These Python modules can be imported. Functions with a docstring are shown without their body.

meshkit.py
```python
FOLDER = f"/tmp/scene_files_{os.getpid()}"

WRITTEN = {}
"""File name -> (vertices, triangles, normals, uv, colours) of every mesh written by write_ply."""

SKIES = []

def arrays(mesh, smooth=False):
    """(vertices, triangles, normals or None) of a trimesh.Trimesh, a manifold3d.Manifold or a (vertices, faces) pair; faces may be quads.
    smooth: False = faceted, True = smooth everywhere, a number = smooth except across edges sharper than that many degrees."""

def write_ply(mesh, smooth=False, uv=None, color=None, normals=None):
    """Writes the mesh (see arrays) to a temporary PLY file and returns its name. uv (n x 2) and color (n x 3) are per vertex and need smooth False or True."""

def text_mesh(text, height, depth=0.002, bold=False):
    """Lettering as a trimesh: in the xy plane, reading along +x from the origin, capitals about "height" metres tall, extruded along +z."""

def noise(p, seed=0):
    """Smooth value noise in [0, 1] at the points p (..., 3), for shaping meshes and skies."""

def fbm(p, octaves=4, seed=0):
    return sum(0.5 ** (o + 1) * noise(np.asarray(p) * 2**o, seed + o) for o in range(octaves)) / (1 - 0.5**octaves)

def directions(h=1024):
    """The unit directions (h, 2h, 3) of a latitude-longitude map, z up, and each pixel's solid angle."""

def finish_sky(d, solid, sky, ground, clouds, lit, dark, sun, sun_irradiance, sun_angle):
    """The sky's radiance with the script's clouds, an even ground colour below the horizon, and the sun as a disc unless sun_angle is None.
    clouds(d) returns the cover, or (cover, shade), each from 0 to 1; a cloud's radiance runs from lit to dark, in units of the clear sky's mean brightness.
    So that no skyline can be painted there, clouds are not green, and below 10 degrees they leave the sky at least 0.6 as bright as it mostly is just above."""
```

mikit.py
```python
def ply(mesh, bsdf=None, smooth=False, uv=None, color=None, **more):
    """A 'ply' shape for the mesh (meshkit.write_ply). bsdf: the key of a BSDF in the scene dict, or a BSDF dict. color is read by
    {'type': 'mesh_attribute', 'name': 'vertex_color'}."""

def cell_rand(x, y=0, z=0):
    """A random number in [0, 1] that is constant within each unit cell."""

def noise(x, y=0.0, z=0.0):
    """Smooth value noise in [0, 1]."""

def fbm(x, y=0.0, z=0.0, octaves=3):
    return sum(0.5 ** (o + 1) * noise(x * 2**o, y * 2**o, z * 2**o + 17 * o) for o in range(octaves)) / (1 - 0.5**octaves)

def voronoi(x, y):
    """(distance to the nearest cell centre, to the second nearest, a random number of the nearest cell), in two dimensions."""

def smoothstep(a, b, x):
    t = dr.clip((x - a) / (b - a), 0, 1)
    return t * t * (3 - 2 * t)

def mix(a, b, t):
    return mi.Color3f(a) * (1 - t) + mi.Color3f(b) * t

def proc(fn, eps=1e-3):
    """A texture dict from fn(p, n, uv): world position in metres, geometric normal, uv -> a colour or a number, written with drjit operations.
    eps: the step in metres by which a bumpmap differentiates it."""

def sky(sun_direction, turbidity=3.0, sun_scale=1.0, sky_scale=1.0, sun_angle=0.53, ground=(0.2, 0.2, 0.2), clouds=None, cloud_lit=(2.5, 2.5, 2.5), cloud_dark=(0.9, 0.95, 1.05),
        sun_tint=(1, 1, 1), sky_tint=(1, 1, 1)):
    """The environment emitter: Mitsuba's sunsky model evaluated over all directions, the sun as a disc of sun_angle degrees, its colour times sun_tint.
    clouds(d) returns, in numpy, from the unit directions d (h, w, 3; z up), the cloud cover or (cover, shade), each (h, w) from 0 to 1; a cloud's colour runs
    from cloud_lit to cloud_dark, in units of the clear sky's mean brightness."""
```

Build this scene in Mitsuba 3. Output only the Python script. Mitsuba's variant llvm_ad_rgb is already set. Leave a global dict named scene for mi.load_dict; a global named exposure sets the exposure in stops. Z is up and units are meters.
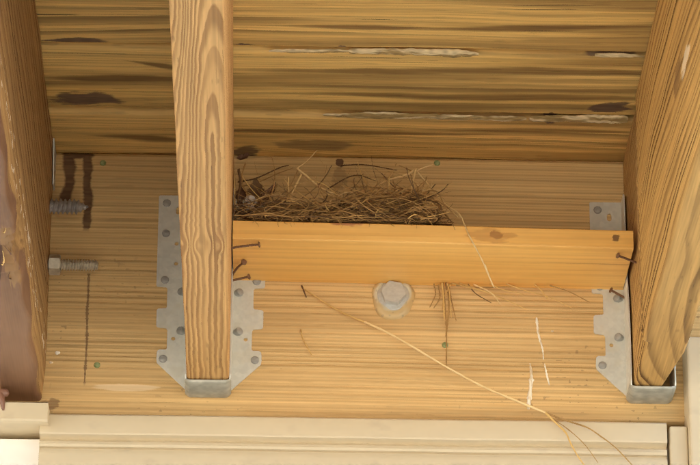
import math, random
import numpy as np, trimesh, drjit as dr, mitsuba as mi, mikit
from shapely.geometry import Polygon, box as sbox
from mikit import noise, fbm, cell_rand, smoothstep, mix

T = mi.ScalarTransform4f
rng = np.random.default_rng(7)
random.seed(7)
scene, labels = {}, {}

# ---------------------------------------------------------------- camera, sky, exposure
# X runs along the house wall, -Y away from it, Z up; the ledger board's face is Y = 0 and its bottom edge Z = 0
CAM = dict(pos=(0.0547, -2.8174, -1.0609), yaw=0.02571, pitch=0.41571, roll=0.00539, focal=3340.7 / 700)
cp, sp_, cy, sy = math.cos(CAM['pitch']), math.sin(CAM['pitch']), math.cos(CAM['yaw']), math.sin(CAM['yaw'])
fwd = np.array([sy * cp, cy * cp, sp_])
right0 = np.array([cy, -sy, 0.0])
up0 = np.cross(right0, fwd)
upv = -right0 * math.sin(CAM['roll']) + up0 * math.cos(CAM['roll'])
scene['camera'] = {'type': 'perspective', 'fov': math.degrees(2 * math.atan(0.5 / CAM['focal'])), 'fov_axis': 'x', 'near_clip': 0.02, 'far_clip': 2000.0,
                   'to_world': T().look_at(origin=list(CAM['pos']), target=list(np.array(CAM['pos']) + fwd), up=upv.tolist())}
scene['sky'] = mikit.sky((-0.40, 0.34, 0.85), turbidity=3, ground=(0.25, 0.23, 0.2), sky_tint=(1.10, 0.99, 0.86))
exposure = 3.3

# ---------------------------------------------------------------- sizes
ZT = 0.2621            # underside of the deck
ZB = 0.0222            # underside of the joists
ZL = 0.0125            # underside of the deeper left joist
JW = 0.038             # joist width
SP = 0.39864           # centre of the right joist
XL = -0.148            # right face of the left joist
PITCH, SEAM = 0.1283, 0.0842
GROUND = -2.65

# ---------------------------------------------------------------- helpers
def key_for(name):
    if name not in scene and name not in labels:
        return name
    k = 1
    while f'{name}_{k:03d}' in scene or f'{name}_{k:03d}' in labels:
        k += 1
    return f'{name}_{k:03d}'

def thing(name, label, cat, group=None):
    k = key_for(name)
    labels[k] = {'label': label, 'category': cat}
    if group:
        labels[k]['group'] = group
    return k

def put(name, mesh, bsdf, parent=None, smooth=30, label=None, kind=None):
    k = name if parent is None else parent + '__' + name
    if parent is not None or name in scene:
        k = key_for(k)
    scene[k] = mikit.ply(mesh, bsdf, smooth=smooth)
    if label or kind:
        labels.setdefault(k, {})
        if label: labels[k]['label'] = label
        if kind: labels[k]['kind'] = kind
    return k

def single(name, mesh, bsdf, label, cat, group=None, smooth=30):
    k = thing(name, label, cat, group)
    scene[k] = mikit.ply(mesh, bsdf, smooth=smooth)
    return k

def vnoise(p, f, seed):
    """cheap smooth noise from a few sines, -1..1"""
    r = np.random.default_rng(seed)
    s = np.zeros(len(p))
    for _ in range(6):
        d = r.normal(size=3); d /= np.linalg.norm(d)
        s += np.sin((p @ d) * f * r.uniform(.5, 1.7) + r.uniform(0, 6.28))
    return s / 3.5

def rect_ring(w, h, r, n=3):
    """rounded rectangle centred on 0, counter-clockwise"""
    pts = []
    for cx, cy_, a0 in ((w/2-r, h/2-r, 0), (-w/2+r, h/2-r, 90), (-w/2+r, -h/2+r, 180), (w/2-r, -h/2+r, 270)):
        for i in range(n + 1):
            a = math.radians(a0 + 90 * i / n)
            pts.append((cx + r * math.cos(a), cy_ + r * math.sin(a)))
    out = []
    for i, p in enumerate(pts):      # a few points along the flats, so that the faces can be slightly uneven
        q = pts[(i + 1) % len(pts)]
        d = math.dist(p, q)
        m = max(1, min(8, int(d / 0.02)))
        out += [(p[0] + (q[0]-p[0]) * j / m, p[1] + (q[1]-p[1]) * j / m) for j in range(m)]
    return np.array(out)

def sweep(ring, stations, to3, shape=None, wob=0.0, seed=0):
    """ring (n x 2) placed at every station; to3(station, u, v) -> xyz arrays; shape(station, ring) may change the ring"""
    V, n = [], len(ring)
    for s in stations:
        rr = shape(s, ring.copy()) if shape else ring
        V.append(np.stack(to3(np.full(n, s), rr[:, 0], rr[:, 1]), 1))
    m = len(stations)
    V = np.vstack(V)
    if wob:
        c = np.stack([vnoise(V, 35, seed + i) + .4 * vnoise(V, 140, seed + 9 + i) for i in range(3)], 1)
        V = V + wob * c
    i, j = np.meshgrid(np.arange(m - 1), np.arange(n), indexing='ij')
    a, b = (i * n + j).ravel(), (i * n + (j + 1) % n).ravel()
    F = np.vstack([np.stack([a, b, b + n], 1), np.stack([a, b + n, a + n], 1)])
    c0, c1 = V[:n].mean(0), V[-n:].mean(0)
    k = np.arange(n)
    F = np.vstack([F, np.stack([np.full(n, len(V)), (k + 1) % n, k], 1), np.stack([np.full(n, len(V) + 1), (m - 1) * n + k, (m - 1) * n + (k + 1) % n], 1)])
    mesh = trimesh.Trimesh(np.vstack([V, c0, c1]), F, process=False)
    if mesh.volume < 0:
        mesh.invert()
    return mesh

def tube(points, radii, sides=5, flat=None):
    p = np.asarray(points, float)
    t = np.gradient(p, axis=0); t /= np.linalg.norm(t, axis=1, keepdims=True) + 1e-12
    ref = np.array([0.23, 0.31, 0.92]) if abs(t[0] @ [0.23, 0.31, 0.92]) < .9 else np.array([1.0, 0, 0])
    a = np.cross(t, ref); a /= np.linalg.norm(a, axis=1, keepdims=True) + 1e-12
    b = np.cross(t, a)
    ang = np.arange(sides) * 2 * np.pi / sides
    R = np.broadcast_to(radii, (len(p),))
    fl = 1.0 if flat is None else flat
    V = p[:, None] + R[:, None, None] * (np.cos(ang)[None, :, None] * a[:, None] + fl * np.sin(ang)[None, :, None] * b[:, None])
    V = V.reshape(-1, 3)
    i, j = np.meshgrid(np.arange(len(p) - 1), np.arange(sides), indexing='ij')
    q = np.stack([i * sides + j, i * sides + (j + 1) % sides, (i + 1) * sides + (j + 1) % sides, (i + 1) * sides + j], -1).reshape(-1, 4)
    F = np.vstack([q[:, [0, 1, 2]], q[:, [0, 2, 3]]])
    n, L = len(V), (len(p) - 1) * sides
    V = np.vstack([V, p[0], p[-1]])
    k = np.arange(sides)
    F = np.vstack([F, np.stack([np.full(sides, n), (k + 1) % sides, k], 1), np.stack([np.full(sides, n + 1), L + k, L + (k + 1) % sides], 1)])
    m = trimesh.Trimesh(V, F, process=False)
    if m.volume < 0:
        m.invert()
    return m

def curve(ctrl, n=14):
    """Catmull-Rom through the control points"""
    c = np.asarray(ctrl, float)
    c = np.vstack([2 * c[0] - c[1], c, 2 * c[-1] - c[-2]])
    out = []
    seg = len(c) - 3
    per = max(2, n // seg)
    for i in range(seg):
        p0, p1, p2, p3 = c[i:i+4]
        for k in range(per):
            t = k / per
            out.append(.5 * (2*p1 + (p2-p0)*t + (2*p0-5*p1+4*p2-p3)*t*t + (3*p1-p0-3*p2+p3)*t**3))
    out.append(c[-2])
    return np.array(out)

def straw(ctrl, r, n=14, taper=.35, sides=5, flat=.7):
    pts = curve(ctrl, n)
    s = np.linspace(0, 1, len(pts))
    return tube(pts, r * (1 - (1 - taper) * s) * (1 + .12 * np.sin(s * 23)), sides, flat)

def extrude_y(poly, y0, y1):
    """polygon in (x, z) extruded from y0 to y1"""
    m = trimesh.creation.extrude_polygon(poly, y1 - y0)
    v = m.vertices.copy()
    m.vertices = np.stack([v[:, 0], y0 + v[:, 2], v[:, 1]], 1)
    if m.volume < 0: m.invert()
    return m

def extrude_x(poly, x0, x1, n=1):
    """polygon in (y, z) extruded from x0 to x1"""
    m = trimesh.creation.extrude_polygon(poly, x1 - x0)
    v = m.vertices.copy()
    m.vertices = np.stack([x0 + v[:, 2], v[:, 0], v[:, 1]], 1)
    if m.volume < 0: m.invert()
    return m

def lathe(profile, origin, axis, n=24):
    """profile of (radius, along) revolved about the axis"""
    m = trimesh.creation.revolve(np.array(profile, float), sections=n)
    z = np.array(axis, float) / np.linalg.norm(axis)
    m.apply_transform(trimesh.geometry.align_vectors([0, 0, 1], z))
    m.apply_translation(origin)
    if m.volume < 0: m.invert()
    return m

def rbox(lo, hi, r=.002):
    lo, hi = np.array(lo, float), np.array(hi, float)
    import manifold3d as m3
    pts = []
    for sx in (0, 1):
        for sy2 in (0, 1):
            for sz in (0, 1):
                c = np.where([sx, sy2, sz], hi - r, lo + r)
                s = m3.Manifold.sphere(r, 8).translate(c.tolist())
                pts.append(s)
    h = m3.Manifold.batch_hull(pts)
    mm = h.to_mesh()
    return trimesh.Trimesh(mm.vert_properties[:, :3], mm.tri_verts, process=False)

# ---------------------------------------------------------------- materials
def frac(x):
    return x - dr.floor(x)

def blot(x, z, cx, cz, rx, rz, seed, rough=.9, freq=1.0):
    """1 inside a ragged patch of stain"""
    dx, dz = (x - cx) / rx, (z - cz) / rz
    d = dr.sqrt(dx * dx + dz * dz) + rough * (fbm(x / rx * 1.3 * freq + seed, z / rz * 1.3 * freq, seed) - .5) + .28 * (noise(x * 60, z * 900, seed) - .5)
    return (1 - smoothstep(.76, 1.04, d)) * (.86 + .14 * noise(x * 120, z * 700, seed))

def streak(x, z, cx, cz, rx, rz, seed):
    """1 inside a long dark grain streak that fades at its ends and on one side"""
    dx = (x - cx) / rx
    dz = (z - cz + .006 * (fbm(x * 9, seed, seed) - .5)) / rz * (1 + 1.2 * dx * dx)
    d = dr.sqrt(dx * dx + dz * dz) + .55 * (fbm(x * 14 + seed, z * 130, seed) - .5)
    return 1 - smoothstep(.34, 1.05, d * .74)

def run(x, z, cx, ztop, zbot, w, seed):
    """1 inside a run that has trickled down from ztop to zbot"""
    wob = .8 * w * (noise(z * 70, seed) - .5)
    ww = w * (.75 + .5 * noise(z * 110, seed + 3))
    m = (1 - smoothstep(.55 * ww, 1.05 * ww, dr.abs(x - cx - wob) + .0012 * (noise(x * 120, z * 900, seed) - .5))) * (.80 + .20 * noise(x * 90, z * 500, seed))
    return m * smoothstep(zbot - .002, zbot + .004, z) * (1 - smoothstep(ztop - .001, ztop + .001, z))

def ring_profile(t):
    """latewood 0..1 of a ring coordinate: slow rise, sharp end, each ring of its own strength"""
    f = frac(t)
    k = cell_rand(dr.floor(t), 3, 5)
    return smoothstep(.30, .84, f) * (1 - smoothstep(.88, .98, f)) * (.35 + .65 * k)

def fibre(a, u, v=0.0):
    """crisp fine fibre streaks along a, about 0.55..1.25"""
    f1 = noise(a * 11, u * 480, v * 480)
    f2 = noise(a * 30, u * 1000, v * 1000)
    pore = smoothstep(.80, .92, noise(a * 60, u * 620 + 9, v * 620))
    return .76 + .28 * f1 + .26 * f2 - .22 * pore

def checks(a, u, v, seed, much=.93):
    """1 in short thin drying cracks along a"""
    return smoothstep(much, much + .03, noise(a * 7 + seed, u * 420 + 3 * noise(a * 5, seed), v * 420)) * smoothstep(.42, .6, fbm(a * 5, u * 30, v * 30 + seed))

def principled(tex, rough=.62, spec=.35, bump=None, scale=.0006):
    b = {'type': 'principled', 'base_color': tex, 'roughness': rough, 'specular': spec}
    if bump is not None:
        b = {'type': 'bumpmap', 'arbitrary': bump, 'scale': scale, 'bsdf': b}
    return {'type': 'twosided', 'bsdf': b}

BROWN_STAIN = (.095, .044, .024)

def ledger_t(p):
    x, z = p.x, p.z
    w = .0028 * (fbm(x * 1.3, z * 7, 3) - .5) + .0004 * (noise(x * 11, z * 60, 4) - .5)
    zz = z + .008 * x + w
    return zz / .0058 + 1.1 * noise(zz * 60, 1.0)

def ledger_col(p, n, uv):
    x, z = p.x, p.z
    t = ledger_t(p)
    late = ring_profile(t) * .6 + .4 * ring_profile(t * 2.0 + .37)
    fib = noise(x * 26, z * 1400, 2)
    tone = fbm(x * 5, z * 22, 9, octaves=4)
    early = mix((.58, .388, .166), (.71, .508, .240), tone)
    c = mix(early, (.395, .235, .080), dr.minimum(1.15 * late, 1.0) * (.62 + .38 * noise(x * 3, z * 70, 7)))
    c = mix(c, (.47, .30, .125), smoothstep(.5, .75, fbm(x * 2.5, z * 30, 31)) * .35)
    c = c * (.90 + .10 * noise(x * 5, z * 520, 3) + .08 * noise(x * 16, z * 1100, 4)) * (.45 + .55 * fibre(x * .4, z))
    speck = smoothstep(.90, .94, noise(x * 260, z * 420, 41)) * smoothstep(.50, .7, fbm(x * 9, z * 9, 42))
    c = mix(c, (.22, .13, .06), speck * .5)
    c = mix(c, c * mi.Color3f(.93, .97, 1.0), smoothstep(.10, .26, z) * .6)                    # shade below the deck put into the wood colour, duller upwards
    s = dr.maximum(run(x, z, -.1345, .262, .203, .0062, 1.0), run(x, z, -.1165, .262, .181, .0048, 2.0))
    s = dr.maximum(s, blot(x, z, -.1265, .2590, .0165, .0048, 3.0, .9))
    s = dr.maximum(s, run(x, z, -.1115, .138, .029, .0013, 4.0) * .75)
    s = dr.maximum(s, blot(x, z, -.142, .009, .0085, .007, 6.0, 1.0) * .6)
    s = dr.maximum(s, blot(x, z, .1175, .2545, .0038, .0045, 7.0, .8))
    s = dr.maximum(s, blot(x, z, .1172, .238, .0065, .016, 8.0, .9) * .35)
    c = mix(c, BROWN_STAIN, s * .97)
    c = mix(c, (.78, .62, .40), blot(x, z, -.075, .027, .030, .0045, 8.5, .9) * .55)               # pale rubbed patch beside the hanger
    return c

def ledger_bump(p, n, uv):
    return .8 * ring_profile(ledger_t(p)) + .35 * noise(p.x * 26, p.z * 1400, 2)

scene['mat_ledger'] = principled(mikit.proc(ledger_col), .65, .3, mikit.proc(ledger_bump, 4e-4), .0005)

def deck_t(p):
    x, y = p.x, -p.y
    i = dr.floor((y - SEAM) / PITCH + 1.0)
    v = y - (i - .5) * PITCH + (SEAM - PITCH) * 0 - (SEAM - PITCH)
    h = cell_rand(i, 11, 2)
    wob = .026 * (fbm(x * 2.6 + 7 * i, y * 8, i * 3) - .5) + .004 * (fbm(x * 9, y * 50, i) - .5)
    depth = .018 + .075 * h + (x - .1) * (.11 - .20 * cell_rand(i, 4, 9)) + .020 * (noise(x * 5 + i, 1.7) - .5)
    off = v - .035 * (cell_rand(i, 7, 7) - .3)
    r = dr.sqrt(off * off + depth * depth) + wob
    return r / (.0165 + .004 * h) + 3.0 + 1.0 * noise(r * 50, i), i

def deck_col(p, n, uv):
    x, y = p.x, p.y
    t, i = deck_t(p)
    late = ring_profile(t)
    fib = noise(x * 30, y * 900, 2)
    tone = fbm(x * 3.5 + i * 5, y * 24, i, octaves=4)
    early = mix((.60, .372, .112), (.80, .530, .185), tone)
    c = mix(early, (.150, .083, .027), late * (.18 + .55 * smoothstep(.34, .66, fbm(x * 3.4 + 3 * i, y * 16, 5))))
    fine = ring_profile(t * 3.3 + .5)
    c = mix(c, (.27, .165, .056), fine * .36)
    broad = smoothstep(.51, .68, fbm(x * 2.2 + i * 9, y * 36 + .5 * noise(x * 6), 21))
    c = mix(c, (.21, .115, .036), broad * .58)
    st = streak(x, y, .27, -.172 - .012 * x, .235, .0085, 1.0)
    st = dr.maximum(st, streak(x, y, .26, -.124, .190, .0075, 2.0))
    st = dr.maximum(st, streak(x, y, -.09, -.148, .080, .0065, 3.0))
    st = dr.maximum(st, streak(x, y, -.04, -.176 + .25 * (x + .04), .030, .0050, 4.0))
    st = dr.maximum(st, streak(x, y, .10, -.050, .150, .0050, 5.0))
    st = dr.maximum(st, streak(x, y, .30, -.058, .110, .0045, 6.0) * .8)
    st = dr.maximum(st, streak(x, y, -.06, -.028 + .16 * (x + .06), .050, .0075, 7.0))
    st = dr.maximum(st, streak(x, y, .27, -.262 - .05 * (x - .27), .110, .0065, 8.0))
    st = dr.maximum(st, streak(x, y, .13, -.258, .080, .0050, 9.0))
    c = mix(c, (.135, .068, .021), st * .80)
    c = c * (.12 + .88 * fibre(x * .6, y)) * (.94 + .12 * fib) * (.92 + .16 * cell_rand(i, 8, 1))
    c = mix(c, (.07, .04, .018), checks(x, y, 0, 3.0, .90) * .8)
    c = mix(c, c * mi.Color3f(.94, .98, .88), cell_rand(i, 5, 5))
    s = blot(x, y, -.114, -.2235, .030, .0058, 1.0, .8)
    s = dr.maximum(s, blot(x, y, -.112, -.104, .027, .016, 2.0, 1.1))
    s = dr.maximum(s, blot(x, y, .030, -.2195, .011, .0055, 3.0, .9))
    s = dr.maximum(s, blot(x, y, .359, -.105, .018, .008, 4.0, 1.0))
    s = dr.maximum(s, blot(x, y + .3 * (x - .359), .359, -.112, .019, .006, 4.5, .9))
    s = dr.maximum(s, blot(x, y, .307, -.083, .0095, .011, 5.0, .9))
    s = dr.maximum(s, blot(x, y, .347, -.2110, .024, .0055, 6.0, .9) * .9)
    s = dr.maximum(s, blot(x, y, .090, -.022, .045, .013, 7.0, 1.0) * .6)
    s = dr.maximum(s, blot(x, y, .031, -.004, .016, .012, 8.0, 1.0) * .9)
    s = dr.maximum(s, blot(x, y, .114, -.220, .0055, .0035, 9.0, .7))
    s = dr.maximum(s, blot(x, y, .064, -.0865, .010, .0030, 10.0, .7))
    return mix(c, mix((.070, .040, .032), (.12, .072, .054), fbm(x * 90, y * 200, 6)), s * .93)

def deck_bump(p, n, uv):
    t, i = deck_t(p)
    return .7 * ring_profile(t) + .4 * noise(p.x * 30, p.y * 900, 2)

scene['mat_deck'] = principled(mikit.proc(deck_col), .6, .35, mikit.proc(deck_bump, 5e-4), .0006)

def mid_t(p):
    x, y, z = p.x, -p.y, p.z
    k = (y - .335) / .017
    k3 = (y - .055) / .016
    kinked = .0042 * dr.exp(-k * k) * dr.sin((x + .02) * 330)
    chev = .0013 * dr.exp(-k3 * k3) * dr.sin(x * 380)
    wav = .0030 * (noise(y * 11, x * 18, 6) - .5) + .0016 * (noise(y * 34, x * 60, 3) - .5) + .0007 * (noise(y * 120, x * 160, 9) - .5)
    u = x - .008 + .010 * (noise(y * 2.2, 1.0) - .5) + chev + wav
    lean = .024 * smoothstep(.30, .95, y) * smoothstep(.004, -.016, x)
    c = dr.maximum(y - .52, 0) / 15
    u = u - .004 - lean
    r = dr.sqrt(u * u + c * c + 2e-6 + .25 * (z - ZB) * (z - ZB)) + kinked + .0030 * (fbm(y * 5, x * 50, 13) - .5)
    return r / .0043 + .6 * noise(r * 200, 2.0)

def mid_col(p, n, uv):
    x, y, z = p.x, p.y, p.z
    t = mid_t(p)
    f = frac(t)
    late = smoothstep(.18, .66, f) * (1 - smoothstep(.90, 1.0, f)) * (.65 + .35 * cell_rand(dr.floor(t), 2, 2))
    fib = noise(y * 26, x * 1200, z * 1200)
    tone = fbm(y * 4, x * 40, z * 20, octaves=4)
    early = mix((.43, .240, .086), (.55, .332, .128), tone)
    c = mix(early, (.190, .083, .022), late * (.54 + .28 * noise(y * 9, x * 120, 4)))
    c = c * fibre(y, x, z) * (.94 + .12 * fib)
    c = mix(c, (.09, .045, .016), checks(y, x, z, 5.0, .90) * .75)
    side = smoothstep(.0184, .0189, x)
    sl = smoothstep(.45, .9, noise(z * 190, y * 2.5, 5))
    c = mix(c, mix((.50, .29, .12), (.36, .19, .070), sl) * (.85 + .3 * fib), side * .8)
    kn = blot(x, y, .013, -.353, .004, .016, 2.2, .6)
    return mix(c, (.34, .17, .06), kn * .6)

def mid_bump(p, n, uv):
    return .8 * ring_profile(mid_t(p)) + .3 * noise(p.y * 26, p.x * 1200, p.z * 1200)

scene['mat_joist'] = principled(mikit.proc(mid_col), .62, .35, mikit.proc(mid_bump, 4e-4), .0006)

def rj_t(p):
    x, y, z = p.x, -p.y, p.z
    e = dr.exp(-y / .16)
    u = z - ZB + .10 * y + .11 * e - .8 * (x - SP + JW / 2)
    w = .020 * (fbm(y * 4, z * 9, 3) - .5) + .004 * (noise(y * 16, z * 60, 6) - .5)
    r = dr.sqrt(u * u + .0012) + w
    return r / .0092 + 1.1 * noise(r * 90, 4.0)

def rj_col(p, n, uv):
    x, y, z = p.x, p.y, p.z
    late = ring_profile(rj_t(p))
    fib = noise(y * 22, z * 900, x * 900)
    tone = fbm(y * 6, z * 26, x * 10, octaves=4)
    early = mix((.38, .215, .068), (.53, .325, .110), tone)
    c = mix(early, (.090, .042, .011), late * (.55 + .45 * smoothstep(.3, .6, fbm(y * 7, z * 22, 8))))
    c = c * fibre(y, x, z) * (.92 + .16 * fib)
    c = mix(c, (.08, .042, .016), checks(y, z, x, 7.0, .88) * .85)
    c = mix(c, (.21, .12, .048), smoothstep(-.138, -.133, y + .004 * (noise(z * 160) - .5)) * .45 * smoothstep(.04, .16, z))   # darker brown end beside the ledger, stronger higher up
    c = mix(c, (.16, .085, .035), blot(y, z, -.43, .135, .034, .013, 3.0, .9) * .75)
    c = mix(c, (.72, .60, .42), blot(y, z, -.475, .125, .030, .008, 5.0, .9) * .7)
    return c

def rj_bump(p, n, uv):
    return .8 * ring_profile(rj_t(p)) + .5 * noise(p.y * 22, p.z * 900, p.x * 900)

scene['mat_weathered_joist'] = principled(mikit.proc(rj_col), .66, .3, mikit.proc(rj_bump, 5e-4), .0008)

def lj_col(p, n, uv):
    x, y, z = p.x, p.y, p.z
    w = .010 * (fbm(y * 6, z * 20, 3) - .5)
    r = z + w + .03 * y
    late = ring_profile(r / .013 + noise(r * 80, x * 60))
    fib = noise(y * 24, z * 1100, x * 1100)
    tone = fbm(y * 5, z * 22, x * 22, octaves=4)
    wood = mix(mix((.29, .162, .062), (.44, .262, .102), tone), (.10, .050, .018), late * .75) * (.90 + .2 * fib) * fibre(y, z, x)
    red = mix((.115, .055, .028), (.250, .132, .070), fbm(x * 50, y * 14, z * 30, octaves=4)) * (.93 + .14 * fib)
    edge = z - ZL + .05 * (fbm(y * 9, x * 30, 5) - .5)
    m = 1 - smoothstep(.016, .021, edge + .010 * smoothstep(-.25, -.05, y))
    bottom = smoothstep(.5, .9, -n.z)
    m = dr.maximum(m, bottom * smoothstep(.36, .42, fbm(y * 8, x * 50, 12) + .25))
    c = mix(wood, red, m)
    c = mix(c, (.055, .026, .014), blot(y, x, -.335, XL - .018, .050, .010, 3.0, 1.2) * .85)
    c = mix(c, (.27, .15, .055), blot(y, x, -.325, XL - .010, .060, .007, 6.0, 1.2) * .7)
    scr = smoothstep(.80, .84, noise(y * 70, z * 380, 4)) * (1 - smoothstep(.010, .017, dr.abs(z - .060 - .02 * y)))
    c = mix(c, (.74, .62, .46), scr * .8)                                                       # flaked specks of pale paint
    return c

scene['mat_stained_joist'] = principled(mikit.proc(lj_col), .55, .4, mikit.proc(lambda p, n, uv: fbm(p.y * 60, p.z * 160, p.x * 160), 6e-4), .0016)

def shelf_col(p, n, uv):
    x, y, z = p.x, p.y, p.z
    v = y * .9 - z * 1.1
    w = .006 * (fbm(x * 3, v * 12, 3) - .5)
    k1x, k1v = (x - .2557) / .022, (v + .230) / .008
    w = w + .0035 * dr.exp(-(k1x * k1x + k1v * k1v))
    late = ring_profile((v + w) / .0115 + .9 * noise((v + w) * 60, 2.0))
    fib = noise(x * 24, v * 1100, 2)
    tone = fbm(x * 5, v * 26, 9, octaves=4)
    c = mix(mix((.76, .425, .108), (.85, .520, .165), tone), (.58, .285, .060), late * .30) * (.96 + .07 * fib) * (.75 + .25 * fibre(x * .4, v))
    c = mix(c, (.22, .085, .030), blot(x, z, .2545, .1405, .0062, .0046, 2.0, .8) * smoothstep(-.07, -.09, y) * .8)
    c = mix(c, (.50, .25, .075), blot(x, z, .2515, .1400, .020, .0075, 3.0, .9) * smoothstep(-.07, -.09, y) * .55)
    c = mix(c, (.36, .12, .075), blot(x, z, .124, .1500, .014, .0048, 5.0, .9) * smoothstep(-.07, -.09, y) * .75)
    c = mix(c, (.15, .075, .035), blot(x, z, .362, .1395, .0042, .0036, 6.0, .9) * smoothstep(-.07, -.09, y) * .9)
    c = mix(c, (.42, .21, .070), (1 - smoothstep(.0006, .0018, dr.abs(y + .068 - .010 * x - .004 * noise(x * 9)))) * .45 * smoothstep(.45, .6, noise(x * 11, 4.0)))
    return c

scene['mat_shelf'] = principled(mikit.proc(shelf_col), .55, .35, mikit.proc(lambda p, n, uv: noise(p.x * 24, (p.y - p.z) * 1100, 2), 4e-4), .00025)

def galv_col(p, n, uv):
    d1 = fbm(p.x * 260, p.z * 260, p.y * 260, octaves=3)
    d2 = fbm(p.x * 40, p.z * 40, 3)
    d3, d4, d5 = mikit.voronoi(p.x * 240 + p.y * 160, p.z * 240)
    c = mix((.46, .465, .415), (.74, .735, .655), .38 * d1 + .42 * d2 + .20 * d5)
    return mix(c, (.58, .545, .43), smoothstep(.55, .75, fbm(p.x * 70, p.z * 70, 8)) * .35)

scene['mat_galvanised'] = {'type': 'twosided', 'bsdf': {'type': 'principled', 'base_color': mikit.proc(galv_col), 'roughness': .5, 'metallic': .25, 'specular': .5}}
scene['mat_shaded_zinc'] = {'type': 'twosided', 'bsdf': {'type': 'principled', 'base_color': mikit.proc(lambda p, n, uv: mix((.27, .27, .22), (.50, .49, .41), fbm(p.x * 160, p.y * 160, p.z * 160))), 'roughness': .6, 'metallic': .2, 'specular': .4}}  # hanger zinc with the shade of the seat underside darkened into its colour
scene['mat_grey_zinc'] = {'type': 'twosided', 'bsdf': {'type': 'principled', 'base_color': mikit.proc(lambda p, n, uv: mix((.44, .44, .41), (.56, .56, .52), fbm(p.x * 500, p.y * 500, p.z * 500))), 'roughness': .42, 'metallic': .35, 'specular': .5}}
scene['mat_bolt'] = {'type': 'twosided', 'bsdf': {'type': 'principled', 'base_color': mikit.proc(lambda p, n, uv: mix((.34, .30, .22), (.66, .60, .47), fbm(p.x * 300, p.y * 300, p.z * 300))), 'roughness': .4, 'metallic': .45, 'specular': .5}}
scene['mat_lag'] = {'type': 'twosided', 'bsdf': {'type': 'principled', 'base_color': mikit.proc(lambda p, n, uv: mix((.22, .20, .18), (.52, .49, .46), fbm(p.x * 300, p.y * 300, p.z * 300))), 'roughness': .45, 'metallic': .4, 'specular': .5}}
scene['mat_zinc_nail'] = {'type': 'twosided', 'bsdf': {'type': 'principled', 'base_color': mikit.proc(lambda p, n, uv: mix((.24, .24, .22), (.44, .44, .41), fbm(p.x * 400, p.y * 400, p.z * 400))), 'roughness': .5, 'metallic': .3, 'specular': .5}}
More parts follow.
